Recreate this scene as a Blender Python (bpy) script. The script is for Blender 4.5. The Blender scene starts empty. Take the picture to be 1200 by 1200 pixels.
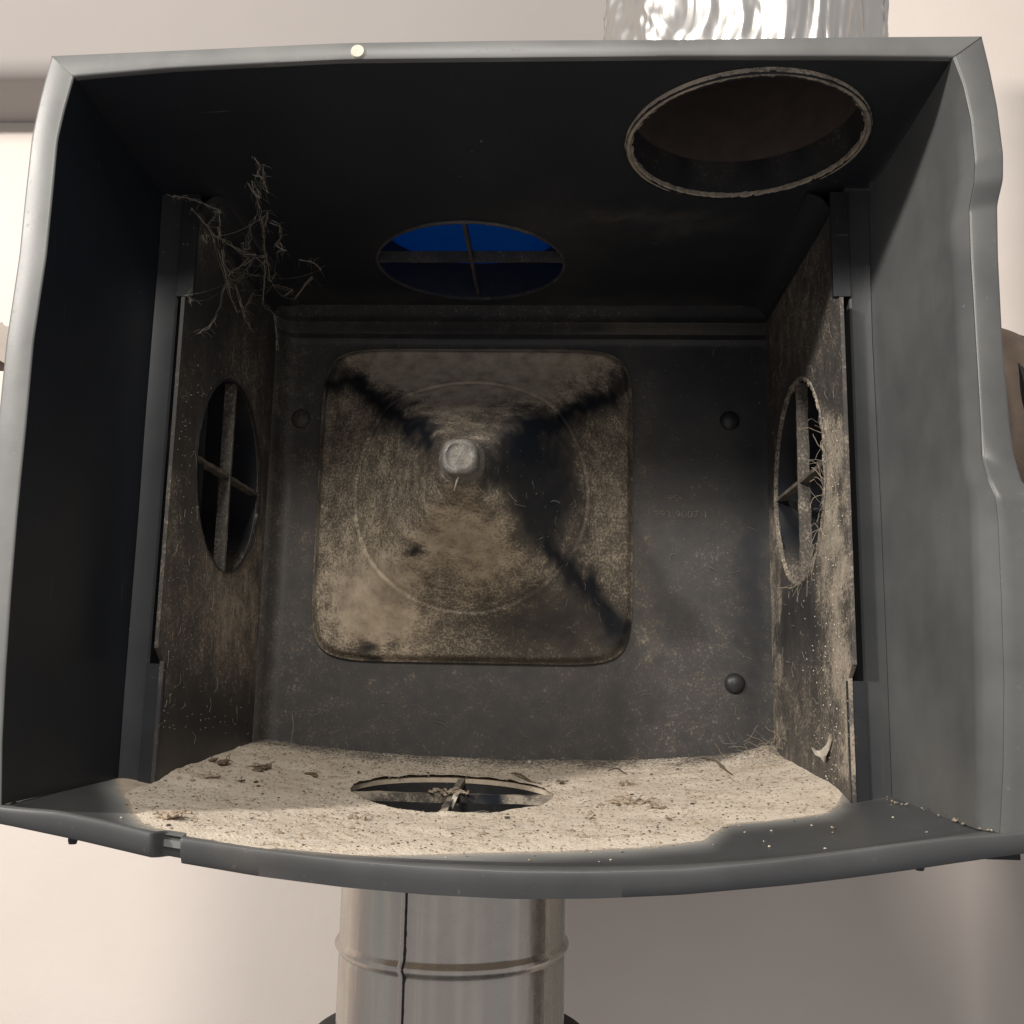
import bpy, bmesh, math, random
from math import sin, cos, pi, exp, hypot, radians
from mathutils import Vector, Matrix, noise
from mathutils.geometry import delaunay_2d_cdt
random.seed(7)
S = bpy.context.scene
COL = S.collection

# ------------------------------------------------------------------ camera
YA, PI_, RO, F = -0.0463, 0.1647, 0.0196, 1169.17
CAM = Vector((0.02, -0.6, -0.0091))
D_ = Vector((sin(YA)*cos(PI_), cos(YA)*cos(PI_), sin(PI_)))
R_ = Vector((cos(YA), -sin(YA), 0)); U_ = R_.cross(D_)
R2 = R_*cos(RO) + U_*sin(RO); U2 = U_*cos(RO) - R_*sin(RO)
cd = bpy.data.cameras.new('camera'); cam = bpy.data.objects.new('camera', cd); COL.objects.link(cam)
cd.sensor_width = 36; cd.lens = 36*F/1200; cd.clip_start = .01; cd.clip_end = 100
M = Matrix((R2, U2, -D_)).transposed().to_4x4(); M.translation = CAM
cam.matrix_world = M
S.camera = cam
S.render.resolution_x = S.render.resolution_y = 1024

# ------------------------------------------------------------------ light
w = bpy.data.worlds.new('World'); S.world = w; w.use_nodes = True
bg = w.node_tree.nodes['Background']
bg.inputs[0].default_value = (1.0, 0.96, .96, 1); bg.inputs[1].default_value = 0.44

def lamp(name, loc, target, size, power, col):
    l = bpy.data.lights.new(name, 'AREA'); l.shape = 'DISK'; l.size = size; l.energy = power; l.color = col
    o = bpy.data.objects.new(name, l); COL.objects.link(o); o.location = loc
    o.rotation_euler = (Vector(target)-Vector(loc)).to_track_quat('-Z', 'Y').to_euler()
    return o
lamp('ceiling_lamp', (-.16, -1.75, 1.31), (0, .2, .0), .46, 33, (1, .94, .87))
lamp('ceiling_lamp', (-1.45, -1.15, 1.00), (.1, .1, .1), .12, 47, (1, .94, .87))
S.view_settings.view_transform = 'Standard'; S.view_settings.look = 'None'
S.view_settings.exposure = 0; S.view_settings.gamma = 1

# ------------------------------------------------------------------ helpers
def at(px, py, ax, val):
    "point where the line of sight through photo pixel (px,py) meets the plane coord[ax]=val"
    r = D_ + R2*((px-600)/F) + U2*((600-py)/F)
    return CAM + r*((val-CAM[ax])/r[ax])
def pix(p):
    v = Vector(p)-CAM; z = v.dot(D_)
    return 600+F*v.dot(R2)/z, 600-F*v.dot(U2)/z
def lerp(a, b, t): return a+(b-a)*t
def clamp(x, a=0., b=1.): return a if x < a else b if x > b else x
def sstep(a, b, x):
    t = clamp((x-a)/(b-a)); return t*t*(3-2*t)
def interp(tab, x):
    "piecewise linear table [(x,y)..]"
    if x <= tab[0][0]: return tab[0][1]
    for (a, u), (b, v) in zip(tab, tab[1:]):
        if x <= b: return u+(v-u)*(x-a)/(b-a)
    return tab[-1][1]
def segd(px, py, a, b):
    dx, dy = b[0]-a[0], b[1]-a[1]; L = dx*dx+dy*dy
    t = clamp(((px-a[0])*dx+(py-a[1])*dy)/L) if L else 0
    return hypot(px-a[0]-t*dx, py-a[1]-t*dy)

def root(name, loc, label, cat, group=None, kind=None):
    o = bpy.data.objects.new(name, None); COL.objects.link(o); o.location = loc; o.empty_display_size = .03
    o['label'] = label; o['category'] = cat
    if group: o['group'] = group
    if kind: o['kind'] = kind
    return o
def adopt(o, parent):
    if parent is not None:
        o.parent = parent
        # a mesh part already stands at the world origin; only the Empty has a place of its own
        if parent.type == 'EMPTY': o.matrix_parent_inverse = Matrix.Translation(-Vector(parent.location))
def mk(name, verts, faces, mats, parent=None, smooth=True, attrs=None, mi=None, label=None, cat=None, group=None, kind=None, auto=40):
    me = bpy.data.meshes.new(name); me.from_pydata([tuple(v) for v in verts], [], faces); me.validate(); me.update()
    for m in (mats if isinstance(mats, (list, tuple)) else [mats]): me.materials.append(m)
    if mi: me.polygons.foreach_set('material_index', mi)
    for k, vals in (attrs or {}).items():
        a = me.attributes.new(k, 'FLOAT', 'POINT'); a.data.foreach_set('value', vals)
    if smooth:
        me.polygons.foreach_set('use_smooth', [True]*len(me.polygons))
        try: me.set_sharp_from_angle(angle=radians(auto))
        except Exception: pass
    o = bpy.data.objects.new(name, me); COL.objects.link(o); adopt(o, parent)
    if label: o['label'] = label
    if cat: o['category'] = cat
    if group: o['group'] = group
    if kind: o['kind'] = kind
    return o

class MB:
    def __init__(s): s.v = []; s.f = []; s.m = []
    def add(s, vs, fs, mi=0):
        k = len(s.v); s.v += [Vector(v) for v in vs]; s.f += [tuple(i+k for i in f) for f in fs]; s.m += [mi]*len(fs); return s
    def tube(s, pts, r, n=6, mi=0, cap=True):
        pts = [Vector(p) for p in pts]; rs = r if isinstance(r, (list, tuple)) else [r]*len(pts)
        vs = []; fs = []; up = Vector((.31, .17, .93))
        for i, p in enumerate(pts):
            t = (pts[min(i+1, len(pts)-1)]-pts[max(i-1, 0)])
            t = t.normalized() if t.length > 1e-9 else Vector((0, 0, 1))
            a = t.cross(up)
            if a.length < .05: a = t.cross(Vector((1, 0, 0)))
            a.normalize(); b = t.cross(a)
            for k in range(n):
                q = 2*pi*k/n; vs.append(p+(a*cos(q)+b*sin(q))*rs[i])
        for i in range(len(pts)-1):
            for k in range(n): fs.append((i*n+k, i*n+(k+1) % n, (i+1)*n+(k+1) % n, (i+1)*n+k))
        if cap: fs.append(tuple(range(n-1, -1, -1))); fs.append(tuple((len(pts)-1)*n+k for k in range(n)))
        return s.add(vs, fs, mi)
    def box(s, lo, hi, mi=0):
        (a, b, c), (d, e, f) = lo, hi
        return s.add([(a,b,c),(d,b,c),(d,e,c),(a,e,c),(a,b,f),(d,b,f),(d,e,f),(a,e,f)],
                     [(3,2,1,0),(4,5,6,7),(0,1,5,4),(1,2,6,5),(2,3,7,6),(3,0,4,7)], mi)
    def lathe(s, prof, O, X, Y, Z, n=64, mi=0, closed=False):
        "prof: (radius, height) list about axis Z through O"
        O, X, Y, Z = map(Vector, (O, X, Y, Z)); k = len(prof); vs = []; fs = []
        for i in range(n):
            q = 2*pi*i/n
            for r, h in prof: vs.append(O+(X*cos(q)+Y*sin(q))*r+Z*h)
        for i in range(n):
            j = (i+1) % n
            for a in range(k-1 if not closed else k):
                b = (a+1) % k; fs.append((i*k+a, j*k+a, j*k+b, i*k+b))
        return s.add(vs, fs, mi)
    def build(s, name, mats, parent=None, dust=None, **kw):
        at_ = {'dust': [dust(v) if callable(dust) else dust for v in s.v]} if dust is not None else None
        return mk(name, s.v, s.f, mats, parent, attrs=at_, mi=s.m, **kw)

def plate(outline, holes, fmap, fnorm, t, h=.004, jig=0.):
    """sheet with holes. outline: 2d pts; holes: (cx,cy,r); fmap(u,v)->3d; thickness t along fnorm. returns verts, faces, n_front"""
    def densify(ps):
        out = []
        for a, b in zip(ps, ps[1:]+ps[:1]):
            n = max(1, int(hypot(b[0]-a[0], b[1]-a[1])/h))
            out += [(lerp(a[0], b[0], i/n), lerp(a[1], b[1], i/n)) for i in range(n)]
        return out
    P = densify(outline); loops = [P]
    for cx, cy, r in holes:
        n = max(48, int(2*pi*r/h)); loops.append([(cx+r*cos(2*pi*i/n), cy+r*sin(2*pi*i/n)) for i in range(n)])
    vs = []; es = []
    for L in loops:
        k = len(vs); vs += L; es += [(k+i, k+(i+1) % len(L)) for i in range(len(L))]
    def inside(x, y, poly):
        c = False; j = len(poly)-1
        for i in range(len(poly)):
            xi, yi = poly[i]; xj, yj = poly[j]
            if (yi > y) != (yj > y) and x < (xj-xi)*(y-yi)/(yj-yi)+xi: c = not c
            j = i
        return c
    x0 = min(p[0] for p in P); x1 = max(p[0] for p in P); y0 = min(p[1] for p in P); y1 = max(p[1] for p in P)
    # interior grid, kept a little away from edges
    rect = len(outline) == 4
    def ok(x, y, m):
        for cx, cy, r in holes:
            if hypot(x-cx, y-cy) < r+m: return False
        return inside(x, y, outline)
    i = 1
    while x0+i*h < x1-h*.5:
        j = 1
        while y0+j*h < y1-h*.5:
            x = x0+i*h+random.uniform(-jig, jig); y = y0+j*h+random.uniform(-jig, jig)
            if ok(x, y, h*.5): vs.append((x, y))
            j += 1
        i += 1
    v2, e2, f2, _, _, _ = delaunay_2d_cdt([Vector(v) for v in vs], es, [], 0, 1e-6)
    F2 = []
    for f in f2:
        cx = sum(v2[k][0] for k in f)/len(f); cy = sum(v2[k][1] for k in f)/len(f)
        if ok(cx, cy, 0): F2.append(tuple(f))
    used = sorted({k for f in F2 for k in f}); mp = {k: i for i, k in enumerate(used)}
    front = [Vector(fmap(*v2[k])) for k in used]; F2 = [tuple(mp[k] for k in f) for f in F2]
    N = len(front); nn = Vector(fnorm)*t
    # make normals point away from fnorm
    a, b, c = (front[k] for k in F2[len(F2)//2][:3])
    if (b-a).cross(c-a).dot(Vector(fnorm)) > 0: F2 = [f[::-1] for f in F2]
    cnt = {}
    for f in F2:
        for i in range(len(f)): cnt[(f[i], f[(i+1) % len(f)])] = 1
    side = [(b, a, a+N, b+N) for (a, b) in cnt if (b, a) not in cnt]
    faces = F2+[tuple(k+N for k in f[::-1]) for f in F2]+side
    return front+[p+nn for p in front], faces, N

# ------------------------------------------------------------------ materials
def mat(name): 
    m = bpy.data.materials.new(name); m.use_nodes = True; nt = m.node_tree
    b = nt.nodes['Principled BSDF']; return m, nt, b
def nd(nt, t, **kw):
    n = nt.nodes.new(t)
    for k, v in kw.items():
        if isinstance(k, str) and k in n.inputs: n.inputs[k].default_value = v
        else: setattr(n, k, v)
    return n
def pos(nt, sc=(1, 1, 1)):
    g = nd(nt, 'ShaderNodeNewGeometry'); v = nd(nt, 'ShaderNodeVectorMath', operation='MULTIPLY'); v.inputs[1].default_value = sc
    nt.links.new(g.outputs['Position'], v.inputs[0]); return v.outputs[0]
def nz(nt, vec, scale, detail=3, rough=.6):
    n = nd(nt, 'ShaderNodeTexNoise'); n.inputs['Scale'].default_value = scale; n.inputs['Detail'].default_value = detail
    n.inputs['Roughness'].default_value = rough
    nt.links.new(vec, n.inputs['Vector']); return n.outputs['Fac']
def mth(nt, op, a, b=None, c=None, clampit=False):
    n = nd(nt, 'ShaderNodeMath', operation=op); n.use_clamp = clampit
    for i, x in enumerate((a, b, c)):
        if x is None: continue
        if isinstance(x, (int, float)): n.inputs[i].default_value = x
        else: nt.links.new(x, n.inputs[i])
    return n.outputs[0]
def ramp(nt, f, pts):
    r = nd(nt, 'ShaderNodeValToRGB'); e = r.color_ramp.elements
    while len(e) < len(pts): e.new(.5)
    for k, (p, c) in enumerate(pts): e[k].position = p; e[k].color = (c if len(c) == 4 else (*c, 1))
    nt.links.new(f, r.inputs[0]); return r.outputs[0]
def mix(nt, f, a, b):
    n = nd(nt, 'ShaderNodeMix', data_type='RGBA')
    for i, x in ((0, f), (6, a), (7, b)):
        if isinstance(x, (int, float)): n.inputs[i].default_value = x
        elif isinstance(x, tuple): n.inputs[i].default_value = (*x, 1)
        else: nt.links.new(x, n.inputs[i])
    return n.outputs[2]
def bump(nt, b, h, strength, dist):
    n = nd(nt, 'ShaderNodeBump'); n.inputs['Strength'].default_value = strength; n.inputs['Distance'].default_value = dist
    nt.links.new(h, n.inputs['Height']); nt.links.new(n.outputs[0], b.inputs['Normal'])

def plastic(name, base=(.0125, .0155, .021), dustcol=((.235, .205, .168), (.43, .365, .285)), stretch=(1, 1, 1), rough=.42, grain=420, film_light=0.):
    "dark moulded plastic; vertex attribute 'dust' says how much dirt lies on it (on the pyramid also painted shade), 'film' a pale tone for thin dust and for light painted onto wall and rims"
    m, nt, b = mat(name); L = nt.links.new
    a = nd(nt, 'ShaderNodeAttribute', attribute_name='dust').outputs['Fac']
    fl = nd(nt, 'ShaderNodeAttribute', attribute_name='film_light').outputs['Fac']
    P = pos(nt, stretch)
    n1 = nz(nt, P, grain, 4, .75); n2 = nz(nt, P, 55, 5, .65); n3 = nz(nt, pos(nt), 9, 4, .6)
    # coverage = dust + noise mottling
    k = mth(nt, 'MULTIPLY_ADD', mth(nt, 'SUBTRACT', n1, .5), 2.2, a)
    k = mth(nt, 'MULTIPLY_ADD', mth(nt, 'SUBTRACT', n2, .5), .55, k)
    gate = mth(nt, 'MULTIPLY', a, 3.0, clampit=True)
    cov = nd(nt, 'ShaderNodeMapRange', interpolation_type='SMOOTHSTEP'); cov.inputs[1].default_value = .12; cov.inputs[2].default_value = .95
    L(k, cov.inputs[0]); cov = mth(nt, 'MULTIPLY', cov.outputs[0], gate)
    cov = mth(nt, 'MAXIMUM', cov, mth(nt, 'MULTIPLY', a, .55))
    # sparse pale lint specks everywhere there is dirt
    vo = nd(nt, 'ShaderNodeTexVoronoi'); vo.inputs['Scale'].default_value = 130; L(pos(nt), vo.inputs['Vector'])
    sp = mth(nt, 'LESS_THAN', vo.outputs['Distance'], mth(nt, 'MULTIPLY', mth(nt, 'SUBTRACT', n2, .42), .9))
    sp = mth(nt, 'MULTIPLY', mth(nt, 'MULTIPLY', sp, gate), .30)
    dc = ramp(nt, n2, [(.3, dustcol[0]), (.7, dustcol[1])])
    bc = mix(nt, mth(nt, 'MULTIPLY', n3, .55), tuple(c*.8 for c in base), tuple(c*1.35 for c in base))
    # faint scuffs
    for vec_, sc_, th_ in (((1, 1, .05), 260, .715), ((.06, 1, 1), 240, .72), ((1, 1.6, .25), 150, .735)):
        s1 = nz(nt, pos(nt, vec_), sc_, 2, .5); msk = nz(nt, pos(nt), 13, 2)
        scf = mth(nt, 'MULTIPLY', mth(nt, 'MULTIPLY', mth(nt, 'SUBTRACT', s1, th_), 14, clampit=True), mth(nt, 'MULTIPLY', mth(nt, 'SUBTRACT', msk, .46), 3.0, clampit=True))
        bc = mix(nt, mth(nt, 'MULTIPLY', scf, .40), bc, (.33, .33, .31))
    v3 = nd(nt, 'ShaderNodeTexVoronoi'); v3.inputs['Scale'].default_value = 75; L(pos(nt), v3.inputs['Vector'])
    sp3 = mth(nt, 'MULTIPLY', mth(nt, 'LESS_THAN', v3.outputs['Distance'], mth(nt, 'MULTIPLY', mth(nt, 'SUBTRACT', n3, .52), .6)), .22)
    bc = mix(nt, sp3, bc, (.40, .37, .32))
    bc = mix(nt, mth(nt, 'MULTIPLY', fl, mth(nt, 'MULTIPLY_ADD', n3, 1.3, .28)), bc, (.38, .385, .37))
    c = mix(nt, cov, bc, dc); c = mix(nt, sp, c, (.42, .37, .30))
    L(c, b.inputs['Base Color'])
    rr = mth(nt, 'MULTIPLY_ADD', cov, .5, mth(nt, 'MULTIPLY_ADD', n3, .34, rough-.20), clampit=True); L(rr, b.inputs['Roughness'])
    b.inputs['Specular IOR Level'].default_value = .40
    hh = mth(nt, 'ADD', mth(nt, 'MULTIPLY', cov, 1.0), mth(nt, 'MULTIPLY', nz(nt, pos(nt), 900, 2), .06))
    bump(nt, b, hh, .7, .0009)
    return m
PL = plastic('dark_grey_plastic')
PLF = plastic('dark_grey_plastic_floor', dustcol=((.46, .375, .28), (.60, .505, .39)))
PLP = plastic('dark_grey_plastic_caked', dustcol=((.30, .245, .18), (.62, .52, .385)))
PLV = plastic('dark_grey_plastic_streaky', stretch=(1, 1, .75), grain=430)
def simple(name, col, rough=.5, metal=0., var=.15, scale=40, bumpd=0., col2=None):
    m, nt, b = mat(name); n = nz(nt, pos(nt), scale, 5, .65)
    c2 = col2 or tuple(x*(1-var*2) for x in col)
    nt.links.new(ramp(nt, n, [(.3, c2), (.7, col)]), b.inputs['Base Color'])
    b.inputs['Roughness'].default_value = rough; b.inputs['Metallic'].default_value = metal
    if bumpd: bump(nt, b, nz(nt, pos(nt), scale*3, 4), .6, bumpd)
    return m
BLACK = simple('black_rubber', (.015, .015, .016), .6)
LINT = simple('grey_lint', (.24, .22, .19), .95, scale=90)
WEB = simple('cobweb_thread', (.40, .36, .30), .95, scale=90)
PALE = simple('pale_flake', (.62, .57, .48), .85)
GRIT1 = simple('tan_grit', (.42, .34, .25), .95, scale=300, col2=(.2, .16, .12))
GRIT2 = simple('dark_grit', (.06, .048, .036), .95, scale=300)
BARK = simple('brown_debris', (.16, .12, .08), .9, scale=200)
BROWN = simple('brown_hose_cloth', (.15, .112, .086), .85, scale=30, bumpd=.002)

# wall plaster
WALL, nt, b = mat('cream_painted_plaster'); L = nt.links.new
n = nz(nt, pos(nt), 2.2, 4); n2 = nz(nt, pos(nt), 60, 5, .7)
c = ramp(nt, n, [(.3, (.64, .575, .525)), (.7, (.71, .65, .60))])
vo = nd(nt, 'ShaderNodeTexVoronoi'); vo.inputs['Scale'].default_value = 11; L(pos(nt), vo.inputs['Vector'])
spk = mth(nt, 'MULTIPLY', mth(nt, 'LESS_THAN', vo.outputs['Distance'], .035), mth(nt, 'GREATER_THAN', nz(nt, pos(nt), 5), .55))
c = mix(nt, mth(nt, 'MULTIPLY', spk, .35), c, (.25, .18, .13)); L(c, b.inputs['Base Color'])
b.inputs['Roughness'].default_value = .9; bump(nt, b, n2, .35, .0015)

# dust layer
DUST, nt, b = mat('settled_dust'); L = nt.links.new
P = pos(nt); n = nz(nt, P, 18, 5, .6); n2 = nz(nt, P, 350, 4, .8); n3 = nz(nt, P, 95, 4, .7)
th = nd(nt, 'ShaderNodeAttribute', attribute_name='thick').outputs['Fac']
c = ramp(nt, n, [(.3, (.60, .515, .41)), (.7, (.76, .675, .56))])
c = mix(nt, mth(nt, 'MULTIPLY', mth(nt, 'GREATER_THAN', n2, .60), .45), c, (.30, .235, .17))
c = mix(nt, mth(nt, 'MULTIPLY', mth(nt, 'GREATER_THAN', n3, .66), .35), c, (.22, .17, .12))
gr = mth(nt, 'SUBTRACT', n2, mth(nt, 'MULTIPLY_ADD', th, .75, .20))
gr = mth(nt, 'MULTIPLY', gr, 8, clampit=True)
c = mix(nt, mth(nt, 'MULTIPLY', gr, .9), c, (.07, .063, .055))
fade = mth(nt, 'MULTIPLY', mth(nt, 'SUBTRACT', .32, th), 3.5, clampit=True)
c = mix(nt, mth(nt, 'MULTIPLY', fade, .75), c, (.20, .19, .175))
L(c, b.inputs['Base Color']); b.inputs['Roughness'].default_value = 1; b.inputs['Specular IOR Level'].default_value = .1
bump(nt, b, mth(nt, 'ADD', n2, n3), .8, .0022)

# galvanised steel
GALV, nt, b = mat('galvanised_steel'); L = nt.links.new
nv = nz(nt, pos(nt, (1, 1, .04)), 38, 3, .5); ns = nz(nt, pos(nt), 70, 4, .7)
c = ramp(nt, nv, [(.30, (.40, .41, .37)), (.45, (.47, .42, .385)), (.55, (.53, .51, .44)), (.7, (.38, .40, .375))])  # faint vertical tints painted in for reflections on the steel
c = mix(nt, mth(nt, 'MULTIPLY', ns, .35), c, (.36, .35, .32)); L(c, b.inputs['Base Color'])
b.inputs['Metallic'].default_value = .92
L(mth(nt, 'MULTIPLY_ADD', ns, .25, .14), b.inputs['Roughness'])
bump(nt, b, nz(nt, pos(nt, (1, 1, .15)), 50, 3), .25, .002)
# foil
FOIL, nt, b = mat('aluminium_foil')
b.inputs['Base Color'].default_value = (.66, .645, .615, 1); b.inputs['Metallic'].default_value = 1
nt.links.new(mth(nt, 'MULTIPLY_ADD', nz(nt, pos(nt), 60, 3), .2, .24), b.inputs['Roughness'])
bump(nt, b, nz(nt, pos(nt, (1, 1, .6)), 38, 2, .5), .25, .004)
# blue cap: thin plastic, daylight-lit side glows through
BLUE, nt, b = mat('blue_plastic'); L = nt.links.new
b.inputs['Base Color'].default_value = (.003, .15, .42, 1); b.inputs['Roughness'].default_value = .35
tr = nd(nt, 'ShaderNodeBsdfTranslucent'); tr.inputs[0].default_value = (.003, .15, .42, 1)
ms = nd(nt, 'ShaderNodeMixShader'); ms.inputs[0].default_value = .5
L(b.outputs[0], ms.inputs[1]); L(tr.outputs[0], ms.inputs[2]); L(ms.outputs[0], nt.nodes['Material Output'].inputs['Surface'])
DUCTIN = simple('dusty_duct_lining', (.10, .075, .065), .9, scale=60)

# ------------------------------------------------------------------ dirt maps (what lies where on the plastic, with shade painted in on the pyramid)
def dirt(px, py, base, items):
    v = base
    for it in items:
        if it[0] == 'e':
            _, cx, cy, rx, ry, val, w_ = it; q = ((px-cx)/rx)**2+((py-cy)/ry)**2; g = exp(-q)*w_
        else:
            _, a, b_, wd, val, w_ = it; g = exp(-(segd(px, py, a, b_)/wd)**2)*w_
        v = v+(val-v)*g
    return v
BACK = [('s', (345, 400), (345, 760), 22, .30, .8), ('e', 610, 850, 320, 45, .20, .8), ('s', (757, 440), (757, 760), 12, .42, .8),
        ('e', 340, 740, 40, 60, .25, .8), ('e', 830, 430, 80, 80, .02, .9), ('e', 640, 800, 300, 18, .26, .7), ('e', 820, 600, 70, 90, .16, .6), ('s', (330, 395), (880, 395), 12, .12, .7), ('e', 885, 640, 22, 300, .02, .8)]
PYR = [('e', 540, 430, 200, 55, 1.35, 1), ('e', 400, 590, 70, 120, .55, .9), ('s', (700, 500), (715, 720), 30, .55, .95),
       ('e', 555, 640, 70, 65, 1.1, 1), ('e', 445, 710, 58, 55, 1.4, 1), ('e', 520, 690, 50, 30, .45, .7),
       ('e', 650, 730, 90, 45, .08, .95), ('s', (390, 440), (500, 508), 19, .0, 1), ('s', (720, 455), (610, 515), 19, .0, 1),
       ('e', 618, 535, 48, 46, -.05, 1), ('e', 650, 590, 34, 50, .0, .95), ('s', (600, 555), (640, 620), 32, .04, .95), ('s', (640, 640), (735, 745), 15, .0, 1), ('e', 537, 530, 26, 26, .3, .9),  # near-zero values right of the knob paint in the pyramid's own shadow
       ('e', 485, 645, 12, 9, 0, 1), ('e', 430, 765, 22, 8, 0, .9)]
LWALL = [('e', 250, 380, 60, 60, .12, .9), ('e', 268, 720, 40, 80, .78, 1), ('e', 240, 850, 60, 50, .05, .85), ('s', (296, 420), (300, 800), 9, .6, .7), ('s', (200, 560), (190, 800), 10, .5, .6), ('e', 285, 420, 25, 60, .4, .8)]
RWALL = [('e', 930, 350, 30, 80, .5, .8), ('s', (968, 500), (992, 900), 15, .95, .9), ('e', 930, 720, 22, 45, .08, .95), ('e', 935, 850, 30, 50, .42, .8), ('s', (903, 600), (908, 870), 6, .7, .8), ('e', 925, 640, 25, 30, .5, .6)]
def dm(items, base):
    def g(p):
        px, py = pix(p)
        a = noise.noise(p*28)*16+noise.noise(p*95)*9+noise.noise(p*260)*4; b_ = noise.noise(p*28+Vector((9, 3, 1)))*16+noise.noise(p*95+Vector((1, 7, 2)))*9+noise.noise(p*260+Vector((4, 1, 2)))*4
        return dirt(px+a, py+b_, base, items)
    return g

# ------------------------------------------------------------------ shape tables of the housing
Y1, Y2 = .172, .432
XL, XR = -.283, .239
ZT = .385
TIz = []
def zceil(x, y):
    z0 = interp(TIz, x)+.0008
    return lerp(z0, ZT+.002, sstep(0, .30, y))
ZE = [(-.02, -.092), (0, -.0905), (.172, -.0905), (.432, -.079)]
ZC = [(-.02, -.1205), (0, -.1185), (.172, -.1145), (.3, -.1075), (.38, -.101), (.432, -.094)]
def zfloor(x, y):
    hw = interp([(0, .292), (.172, .285), (.2, .262), (.432, .262)], y); u = clamp((x+.02)/hw, -1, 1)
    return lerp(interp(ZE, y), interp(ZC, y), 1-abs(u)**2.2)
# rim traced where in view on the front plane (inner edge, outer edge), set back where the flange steps
RI = [((1116, 68), 0), ((1128, 100), 0), ((1137, 140), 0), ((1142, 190), 0), ((1141, 215), .003), ((1135, 245), .012), ((1137, 300), .012), ((1143, 400), .012), ((1149, 500), .012), ((1150, 535), .012), ((1157, 562), .004), ((1166, 582), 0), ((1169, 610), 0), ((1173, 700), 0), ((1176, 800), 0), ((1175, 900), 0), ((1171, 976), 0)]
ROx = [((1151, 43), 0), ((1160, 80), 0), ((1169, 125), 0), ((1176, 180), 0), ((1176, 210), .003), ((1169, 240), .012), ((1170, 300), .012), ((1175, 400), .012), ((1184, 500), .012), ((1189, 535), .012), ((1199, 568), .004), ((1255, 588), 0), ((1322, 615), 0), ((1325, 700), 0), ((1328, 800), 0), ((1330, 900), 0), ((1332, 990), 0)]  # unseen lower right edge widened to shade the wall behind
LI = [((87, 91), 0), ((76, 130), 0), ((68, 165), 0), ((62, 230), 0), ((55, 300), 0), ((40, 400), 0), ((31, 500), 0), ((21, 600), 0), ((13, 700), 0), ((7, 790), 0), ((3, 870), 0), ((2, 943), 0)]
LO = [((60, 66), 0), ((46, 118), 0), ((37, 160), 0), ((29, 230), 0), ((22, 300), 0), ((7, 400), 0), ((-3, 500), 0), ((-14, 600), 0), ((-26, 700), 0), ((-38, 800), 0), ((-44, 870), 0), ((-46, 950), 0)]
TI = [(87, 91), (200, 81), (400, 71), (600, 69), (800, 67), (1000, 67), (1116, 68)]
TO = [(60, 66), (200, 60), (400, 51), (600, 48), (800, 47), (1000, 44), (1151, 43)]
def P0(t): (a, b_), y = t; return at(a, b_, 1, y)
ri = [P0(t) for t in RI]; ro = [P0(t) for t in ROx]; li = [P0(t) for t in LI]; lo = [P0(t) for t in LO]
ti = [at(a, b_, 1, 0) for a, b_ in TI]; to = [at(a, b_, 1, 0) for a, b_ in TO]
TIz += [(p.x, p.z) for p in ti]
def resample(ps, n):
    L_ = [0]
    for a, b_ in zip(ps, ps[1:]): L_.append(L_[-1]+(b_-a).length)
    out = []; j = 0
    for i in range(n):
        s_ = L_[-1]*i/(n-1)
        while j < len(ps)-2 and L_[j+1] < s_: j += 1
        out.append(ps[j].lerp(ps[j+1], clamp((s_-L_[j])/(L_[j+1]-L_[j]))))
    return out
def smooth(ps, k=1):
    for _ in range(k): ps = [ps[0]]+[(ps[i-1]+ps[i]*2+ps[i+1])/4 for i in range(1, len(ps)-1)]+[ps[-1]]
    return ps

# ------------------------------------------------------------------ setting: wall and bulkhead behind
WY = .62
m_ = MB().box((-3, WY, -2.2), (3, WY+.1, 1.7)); m_.build('wall', WALL, smooth=False, kind='structure', label='cream painted plaster wall behind the box')
sy, sz, rb = .505, .722, .022
prof = [(sy, 1.6)]+[(sy+rb*(1-cos(a)), sz+rb*(1-sin(a))) for a in [pi/2*k/8 for k in range(9)]]+[(WY+.1, sz), (WY+.1, 1.6)]
vs = [(x, y, z) for x in (-3, .25) for y, z in prof]; K = len(prof)
fs = [(i, i+K, (i+1) % K+K, (i+1) % K) for i in range(K)]+[tuple(range(K)), tuple(range(2*K-1, K-1, -1))]
bk = mk('bulkhead', vs, fs, simple('greyish_paint', (.32, .295, .28), .9, var=.03, scale=3), kind='structure', label='boxed-in bulkhead above the cream wall')

# ------------------------------------------------------------------ the housing
H = root('duct_box_housing', (-.02, .2, -.13), 'open dark grey plastic air distribution box, dusty inside, with round duct openings on every side', 'duct box')
HB = (-.067, .316, .090); HBIG = (.158, .102, .0855)
FH = (-.066, .268, .087)
# top panel
v, f, N = plate([(-.318, .004), (.276, .004), (.276, .44), (-.318, .44)], [HB, HBIG], lambda x, y: (x, y, zceil(x, y)), (0, 0, 1), .004, .006)
top_d = dm([('e', 740, 260, 120, 12, .22, .8), ('e', 640, 300, 60, 70, .12, .6), ('s', (330, 350), (890, 365), 14, .16, .8)], .015)
mk('top_panel', v, f, PL, H, attrs={'dust': [top_d(p) for p in v]})
# bottom panel
def fout(x): return zfloor(x, 0)
v, f, N = plate([(-.316, .006), (.276, .006), (.276, .432), (-.316, .432)], [FH], lambda x, y: (x, y, zfloor(x, y)), (0, 0, -1), .004, .005)
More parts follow.
